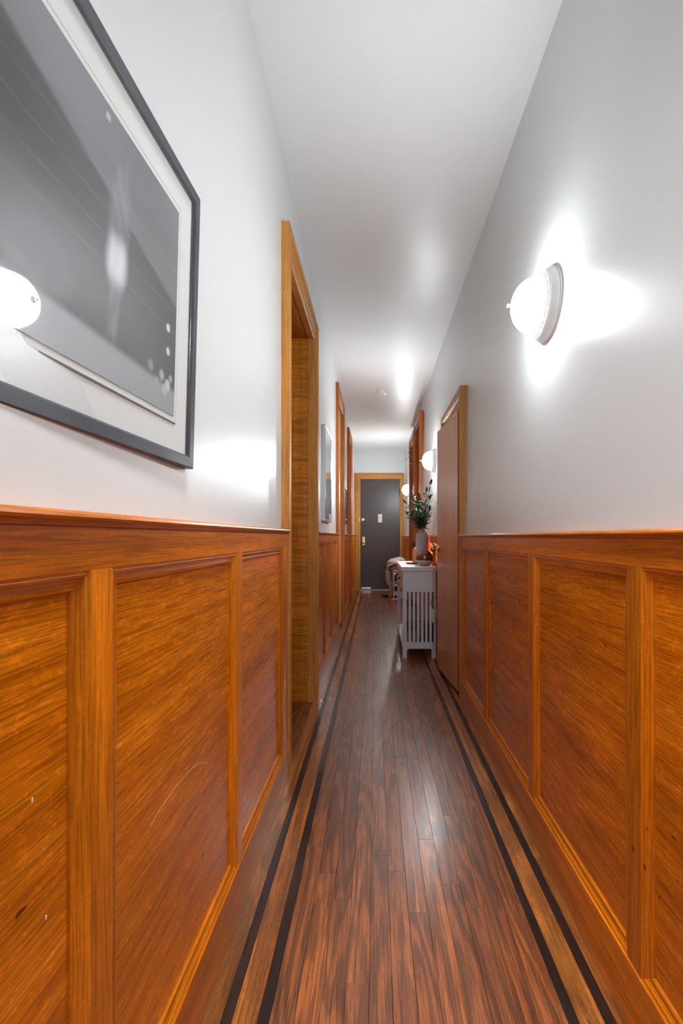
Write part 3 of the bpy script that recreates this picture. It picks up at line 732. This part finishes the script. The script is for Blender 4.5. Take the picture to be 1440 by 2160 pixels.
# things on the console
BZ = CT
t = thing('decorative_bowl', (0.484, 4.66, BZ), 'round bronze glazed bowl with bare clay foot on the console', 'bowl')
pr = [(0.0, 0.0), (0.036, 0.0), (0.040, 0.002)]
for i in range(1, 14):
    a = -1.05 + i * (1.05 + 0.92) / 13; pr.append((0.085 * math.cos(a), 0.0745 + 0.085 * math.sin(a)))
zt = pr[-1][1]; rt = pr[-1][0]
pr += [(rt - 0.002, zt + 0.002), (rt - 0.006, zt), (rt + 0.006, zt - 0.03), (0.074, 0.072), (0.055, 0.03), (0.0, 0.012)]
bm = bmesh.new(); lathe(bm, pr, 'z', (0.484, 4.66, BZ), 48, cap=False); obj('bowl_body', bm, M['bowl'], t, smooth=True)
VX, VY = 0.507, 5.13
t = thing('vase', (VX, VY, BZ), 'tall matte grey bottle vase holding olive branches', 'vase')
pr = [(0.0, 0.0), (0.062, 0.0), (0.067, 0.004), (0.0685, 0.05), (0.0685, 0.285)]
for i in range(1, 8): a = (PI / 2) * i / 8; pr.append((0.0335 + 0.035 * math.cos(a), 0.285 + 0.050 * math.sin(a)))
pr += [(0.033, 0.340), (0.0315, 0.356), (0.031, 0.362), (0.027, 0.362), (0.027, 0.33), (0.055, 0.28), (0.055, 0.02), (0.0, 0.02)]
bm = bmesh.new(); lathe(bm, pr, 'z', (VX, VY, BZ), 48, cap=False); obj('vase_body', bm, M['vase'], t, smooth=True)
# olive branches
lf = bmesh.new(); rows_ = []
for i in range(7):
    k = i / 6; wdt = 0.0085 * math.sin(PI * (0.06 + 0.9 * k)) ** 0.8 if 0 < i < 6 else 0.0008
    z = -0.10 * (k ** 2) * 0.08 - 0.0
    rows_.append([lf.verts.new((k, -wdt / 0.062 * 0.062 / 0.062, 0.03 + z)), lf.verts.new((k, 0, z)), lf.verts.new((k, wdt / 0.062, 0.03 + z))])
for a, b in zip(rows_, rows_[1:]):
    for j in range(2): lf.faces.new((a[j], a[j+1], b[j+1], b[j]))
LEAF = bpy.data.meshes.new('leaf'); lf.to_mesh(LEAF); lf.free(); LEAF.materials.append(M['leafgreen'])
ov = bmesh.new(); bmesh.ops.create_icosphere(ov, subdivisions=2, radius=0.009)
for v in ov.verts: v.co.z *= 1.25
OLV = bpy.data.meshes.new('olive'); ov.to_mesh(OLV); ov.free(); OLV.materials.append(M['olive'])
ends = [(-0.20, -0.10, 0.19), (-0.165, -0.06, 0.27), (-0.10, -0.12, 0.37), (-0.035, -0.14, 0.32), (0.02, -0.24, 0.38), (0.04, -0.42, 0.44), (0.035, -0.36, 0.30), (-0.13, -0.16, 0.12), (0.03, -0.26, 0.17),
        (-0.05, -0.24, 0.22), (0.03, -0.42, 0.20), (-0.10, -0.05, 0.20), (0.0, -0.20, 0.25), (-0.06, 0.05, 0.30)]
bunch = thing('olive_branches', (VX, VY, BZ + 0.30), 'bunch of dark green olive branches standing in the grey vase', 'plant')
for bi, (ex, ey, ez) in enumerate(ends):
    p0 = Vector((VX + R.uniform(-0.01, 0.01), VY + R.uniform(-0.01, 0.01), BZ + 0.30)); p1 = p0 + Vector((ex * 0.12, ey * 0.12, 0.10 + ez * 0.15)); p2 = Vector((VX + ex, VY + ey, BZ + 0.362 + ez))
    pts = [p0 * (1 - k) ** 2 + p1 * 2 * k * (1 - k) + p2 * k * k for k in [i / 9 for i in range(10)]]
    bm = bmesh.new(); tube(bm, pts, [0.0026 - 0.0016 * i / 9 for i in range(10)], 6)
    br = obj('branch', bm, M['stem'], bunch, loc=tuple(p0))
    nl = 20
    for k in range(nl + 1):
        f = 0.30 + 0.70 * k / nl
        i = min(8, int(f * 9)); pos = pts[i].lerp(pts[i+1], f * 9 - i); dr_ = (pts[i+1] - pts[i]).normalized()
        ang = k * 2.4 + bi; sidev = dr_.cross(Vector((0, 0, 1)));
        if sidev.length < 0.05: sidev = Vector((1, 0, 0))
        sidev.normalize(); up = sidev.cross(dr_)
        rad = (sidev * math.cos(ang) + up * math.sin(ang))
        dirv = (dr_ * R.uniform(0.25, 0.8) + rad * (0.9 if k < nl else 0.05)).normalized()
        L_ = R.uniform(0.062, 0.092)
        tip = pos + dirv * L_
        if tip.x > 0.588: dirv.x -= (tip.x - 0.588) / L_ + 0.1; dirv.normalize()
        yv = dirv.cross(Vector((R.uniform(-.4, .4), R.uniform(-.4, .4), 1))); yv.normalize(); zv = dirv.cross(yv)
        o = bpy.data.objects.new('leaf', LEAF); COL.objects.link(o); o.parent = br
        mw = Matrix.Translation(pos - p0) @ Matrix((dirv, yv, zv)).transposed().to_4x4() @ Matrix.Diagonal((L_, 0.090, L_, 1))
        o.matrix_local = mw
    if bi in (1, 5, 8, 12):
        o = bpy.data.objects.new('olive', OLV); COL.objects.link(o); o.parent = br; o.location = pts[6] - p0 + Vector((-0.012, -0.012, -0.012))
# dish
bm = bmesh.new(); n = 28; ring0 = []; ring1 = []; ring2 = []; c = Vector((0.392, 4.98, BZ))
for i in range(n):
    a = 2 * PI * i / n; ex = 0.088 * math.cos(a) * (1 + 0.12 * math.cos(a)); eyv = 0.055 * math.sin(a)
    ring0.append(bm.verts.new(c + Vector((ex * 0.7, eyv * 0.6, 0.0)))); ring1.append(bm.verts.new(c + Vector((ex, eyv, 0.016)))); ring2.append(bm.verts.new(c + Vector((ex * 0.93, eyv * 0.9, 0.015))))
cb = bm.verts.new(c + Vector((0, 0, 0.0))); ci = bm.verts.new(c + Vector((0, 0, 0.005)))
for i in range(n):
    j = (i + 1) % n
    bm.faces.new((ring0[i], ring0[j], ring1[j], ring1[i])); bm.faces.new((ring1[i], ring1[j], ring2[j], ring2[i])); bm.faces.new((ring2[i], ring2[j], ci)); bm.faces.new((cb, ring0[j], ring0[i]))
o = obj('trinket_dish', bm, M['tray'], loc=tuple(c), smooth=True); tag(o, 'shallow gilt wooden dish on the console in front of the vase', 'dish')
# coral glowing lamp behind the vase
t = thing('table_lamp', (0.50, 5.36, BZ), 'small glowing coral lamp mostly hidden behind the grey vase', 'lamp')
obj('lamp_base', BX((0.43, 5.33, BZ), (0.56, 5.42, BZ + 0.02), 0.004), M['orange_glow'], t)
obj('light_column', BX((0.452, 5.36, BZ + 0.02), (0.585, 5.395, BZ + 0.16), 0.006, 2), M['orange_glow'], t)
t = thing('bottle', (0.438, 5.20, BZ), 'slim dark bottle half hidden behind the grey vase', 'bottle')
bm = bmesh.new(); lathe(bm, [(0.0, 0.0), (0.022, 0.0), (0.024, 0.004), (0.024, 0.13), (0.017, 0.15), (0.010, 0.16), (0.010, 0.175)], 'z', (0.438, 5.30, BZ), 24); obj('bottle_body', bm, M['orange_glow'] if False else M['tan'], t, smooth=True)
bm = bmesh.new(); lathe(bm, [(0.0, 0.172), (0.021, 0.172), (0.023, 0.19), (0.022, 0.22), (0.012, 0.235), (0.0, 0.236)], 'z', (0.438, 5.30, BZ), 24, cap=False); obj('bottle_cap', bm, M['black'], t, smooth=True)
t.location = (0.438, 5.30, BZ)
for c_ in t.children: c_.location = (0, 0, 0); c_.data.transform(Matrix.Translation((0, -0.10, 0)))

# on the lower shelf
SZ = 0.140
t = thing('storage_basket', (0.345, 4.75, SZ), 'brown wicker basket with grey upper band on the console shelf', 'basket')
def rib_box(x0, x1, y0, y1, z0, z1, n):
    bm = bmesh.new()
    for i in range(n):
        h = (z1 - z0) / n; k = 0.004 if i % 2 else 0
        box(bm, (x0 + k, y0 + k, z0 + i * h), (x1 - k, y1 - k, z0 + (i + 1) * h), 0.002)
    return bm
obj('basket_body', rib_box(0.285, 0.405, 4.56, 4.96, SZ + 0.10, SZ + 0.20, 10), M['wicker'], t)
obj('basket_band', rib_box(0.285, 0.405, 4.56, 4.96, SZ + 0.20, SZ + 0.335, 14), M['wicker_grey'], t)
obj('basket_foot', BX((0.292, 4.57, SZ), (0.398, 4.95, SZ + 0.10), 0.004), M['wicker_grey'], t)
obj('basket_rim', BX((0.280, 4.555, SZ + 0.335), (0.410, 4.965, SZ + 0.352), 0.004), M['black'], t)
t = thing('lantern', (0.452, 4.66, SZ), 'black lantern with gold lattice on the console shelf', 'lantern')
obj('lantern_body', BX((0.418, 4.60, SZ), (0.486, 4.70, SZ + 0.205), 0.003), M['black'], t)
bm = bmesh.new()
for i in range(6):
    z = SZ + 0.012 + i * 0.034
    box(bm, (0.416, 4.597, z), (0.488, 4.703, z + 0.007))
    for x in (0.424, 0.440, 0.456, 0.472):
        box(bm, (x + (i % 2) * 0.006, 4.597, z), (x + 0.005 + (i % 2) * 0.006, 4.601, z + 0.03))
obj('gold_lattice', bm, M['gold'], t)
obj('gold_lid', BX((0.414, 4.595, SZ + 0.205), (0.490, 4.705, SZ + 0.222), 0.006, 2), M['gold'], t)
t = thing('storage_box', (0.525, 4.72, SZ), 'dark storage box at the back of the console shelf', 'box')
obj('box_body', BX((0.500, 4.56, SZ), (0.566, 4.90, SZ + 0.16), 0.004), M['blackfab'], t); obj('box_lid', BX((0.497, 4.555, SZ + 0.16), (0.569, 4.905, SZ + 0.185), 0.004), M['black'], t)
# power brick with cord on the outside of the end panel
t = thing('power_adapter', (0.548, CY0, 0.29), 'white power adapter with black cord hung on the console end', 'adapter')
obj('adapter_body', BX((0.530, CY0 - 0.042, 0.345), (0.562, CY0 - 0.0005, 0.470), 0.006, 2), M['white_plastic'], t)
obj('adapter_plug', BX((0.563, CY0 - 0.030, 0.385), (0.577, CY0 - 0.004, 0.455), 0.003), M['white_plastic'], t)
bm = bmesh.new(); tube(bm, [(0.555, CY0 - 0.02, 0.468), (0.545, CY0 - 0.03, 0.490), (0.525, CY0 - 0.032, 0.515), (0.527, CY0 - 0.03, 0.545), (0.545, CY0 - 0.022, 0.570), (0.572, CY0 - 0.015, 0.585), (0.582, CY0 + 0.0, 0.585), (0.588, CY0 + 0.06, 0.575)], 0.0026, 8); obj('cord', bm, M['black'], t, smooth=True)

# ---- shoe rack with shoes and a draped coat, by the front door
RX0, RX1, RY0, RY1 = 0.325, 0.585, 8.55, 9.30
t = thing('shoe_rack', ((RX0 + RX1) / 2, (RY0 + RY1) / 2, 0), 'low white shoe rack behind the console near the front door', 'shoe rack')
for x in (RX0, RX1 - 0.02):
    for y in (RY0, RY1 - 0.02): obj('post', BX((x, y, 0), (x + 0.02, y + 0.02, 0.50), 0.002), M['rackwhite'], t)
for z in (0.085, 0.255, 0.455): obj('shelf', BX((RX0 + 0.001, RY0 + 0.001, z), (RX1 - 0.001, RY1 - 0.001, z + 0.03), 0.003), M['rackwhite'], t)
def shoe(name, x, y, z, L, W, Hh, rot, mat, sole, label, cat, boot=0.0, group=None):
    t = thing(name, (x, y, z), label, cat, group)
    n = 14; m_ = 12
    def sec(k):
        wv = W * (0.55 + 0.45 * math.sin(PI * (0.12 + 0.75 * k))) * (0.25 if k in (0, 1) else 1)
        hv = Hh * (0.42 + 0.58 * sstep(0.45, 0.85, 1 - k)) * (0.5 if k in (0,) else 1) * (0.6 if k == 1 else 1)
        return wv, hv + boot * sstep(0.66, 0.74, 1 - k)
    bm = bmesh.new(); rings = []
    for i in range(n + 1):
        k = i / n; wv, hv = sec(k); ring = []
        for j in range(m_):
            a = 2 * PI * j / m_; ring.append(bm.verts.new((wv / 2 * math.cos(a), (k - 0.5) * L, 0.018 + hv / 2 + hv / 2 * math.sin(a))))
        rings.append(ring)
    for a, b in zip(rings, rings[1:]):
        for j in range(m_): bm.faces.new((a[j], a[(j+1) % m_], b[(j+1) % m_], b[j]))
    bm.faces.new(rings[0]); bm.faces.new(rings[-1]); bmesh.ops.recalc_face_normals(bm, faces=bm.faces[:])
    Mx = Matrix.Translation((x, y, z)) @ Matrix.Rotation(rot, 4, 'Z'); bm.transform(Mx); obj('upper', bm, mat, t, smooth=True)
    bm = bmesh.new(); A = []; B = []
    for i in range(20):
        a = 2 * PI * i / 20; px = W * 0.5 * math.cos(a); py = L * 0.51 * math.sin(a)
        A.append(bm.verts.new((px, py, 0))); B.append(bm.verts.new((px, py, 0.024)))
    for i in range(20): j = (i + 1) % 20; bm.faces.new((A[i], A[j], B[j], B[i]))
    bm.faces.new(A[::-1]); bm.faces.new(B); bm.transform(Mx); obj('sole', bm, sole, t)
    return t
G_ = None
shoe('slipper', 0.395, 8.62, 0.115, 0.24, 0.09, 0.075, PI / 2 + 3.14, M['pink'], M['white_plastic'], 'pink plush slipper on the lowest shoe rack shelf', 'slipper') if False else None
shoe('slipper', 0.40, 8.44, 0.0, 0.24, 0.092, 0.085, PI / 2, M['pink'], M['pink'], 'pink plush slipper on the floor before the shoe rack', 'slipper')
shoe('shoe', 0.45, 8.66, 0.115, 0.25, 0.09, 0.09, PI / 2, M['grey_shoe'], M['white_plastic'], 'grey knit shoe on the bottom shelf of the white rack', 'shoe')
shoe('shoe', 0.45, 8.85, 0.115, 0.25, 0.09, 0.09, PI / 2, M['blackfab'], M['black'], 'black shoe behind the grey one on the bottom rack shelf', 'shoe')
shoe('shoe', 0.45, 8.66, 0.285, 0.25, 0.09, 0.11, PI / 2, M['grey_shoe'], M['grey_shoe'], 'grey shoe on the middle shelf of the white rack', 'shoe')
shoe('shoe', 0.45, 8.86, 0.285, 0.25, 0.09, 0.11, PI / 2, M['blackfab'], M['black'], 'black shoe behind the grey one on the middle rack shelf', 'shoe')
shoe('boot', 0.278, 8.78, 0.0, 0.24, 0.085, 0.10, 0.1, M['tan'], M['tan'], 'tan suede boot standing at the left of the shoe rack', 'boot', boot=0.20)
shoe('sandal', 0.215, 9.05, 0.0, 0.25, 0.085, 0.035, 0.5, M['blackfab'], M['black'], 'flat black sandal on the floor before the front door', 'sandal')
shoe('boot', 0.44, 8.72, 0.485, 0.24, 0.085, 0.085, PI / 2, M['tan'], M['tan'], 'tan suede shoe lying on top of the white rack', 'shoe')
# draped coat: a hooded fleece slumped over the rack's corner
t = thing('fleece_coat', (0.40, 9.0, 0.485), 'beige hooded fleece with maroon lining slumped over the shoe rack', 'coat')
bm = bmesh.new(); bmesh.ops.create_icosphere(bm, subdivisions=4, radius=1.0)
for v in bm.verts:
    c = v.co.copy(); f = 1 + 0.10 * math.sin(c.x * 6 + c.z * 3) * math.sin(c.y * 5 + c.z * 4) + 0.05 * math.sin(c.y * 13 + c.x * 9)
    z = c.z * 0.125 * f + 0.62; x = 0.40 + c.x * 0.17 * f; y = 9.0 + c.y * 0.26 * f
    if c.z < 0: z = max(z, 0.5)
    z += 0.05 * max(0, c.x)
    v.co = (x, y, z)
obj('coat_body', bm, M['coat'], t, smooth=True)
bm = bmesh.new(); n = 24; m_ = 8          # sleeve hanging down the hall side of the rack
pts = [(0.30, 8.98, 0.62), (0.262, 8.98, 0.58), (0.248, 8.97, 0.50), (0.245, 8.96, 0.40), (0.252, 8.95, 0.30), (0.262, 8.95, 0.24)]
tube(bm, pts, [0.05, 0.055, 0.052, 0.050, 0.046, 0.040], 14); obj('sleeve', bm, M['coat'], t, smooth=True)
bm = bmesh.new(); tube(bm, [(0.262, 8.78, 0.575), (0.30, 8.745, 0.607), (0.36, 8.735, 0.632), (0.43, 8.74, 0.645), (0.50, 8.76, 0.65)], [0.016, 0.02, 0.021, 0.02, 0.014], 12); obj('lining', bm, M['coat_lining'], t, smooth=True)
# ---- wire hanger on a peg by the last right doorway
t = thing('wall_hook', (0.59, 7.42, 2.47), 'small peg on the oak casing holding the wire hanger', 'hook')
bm = bmesh.new(); tube(bm, [(0.588, 7.42, 2.47), (0.55, 7.42, 2.468), (0.525, 7.42, 2.470), (0.518, 7.42, 2.482)], 0.004, 8); obj('peg', bm, M['black'], t, smooth=True)
t = thing('wire_hanger', (0.535, 7.42, 2.39), 'bare black wire coat hanger hanging beside the far right doorways', 'hanger')
dv = Vector((0.46, 0.888, 0)); c = Vector((0.535, 7.42, 2.455)); bm = bmesh.new()
hk = [c + Vector((0, 0, 0.026 - 0.026)) + dv * (0.024 * math.sin(a)) + Vector((0, 0, 0.024 * math.cos(a) - 0.004)) for a in [(-2.0 + i * 0.42) for i in range(11)]]
nk = c + Vector((0, 0, -0.055)); hk += [c + dv * 0.008 + Vector((0, 0, -0.034)), nk]
tube(bm, hk, 0.0022, 6); obj('hook_wire', bm, M['black'], t)
bm = bmesh.new(); tube(bm, [nk, nk + dv * -0.10 + Vector((0, 0, -0.045)), nk + dv * -0.185 + Vector((0, 0, -0.085)), nk + dv * -0.18 + Vector((0, 0, -0.097)), nk + dv * 0.0 + Vector((0, 0, -0.10)), nk + dv * 0.11 + Vector((0, 0, -0.097)), nk + dv * 0.115 + Vector((0, 0, -0.085)), nk + dv * 0.06 + Vector((0, 0, -0.04)), nk], 0.0022, 6); obj('shoulder_wire', bm, M['black'], t)
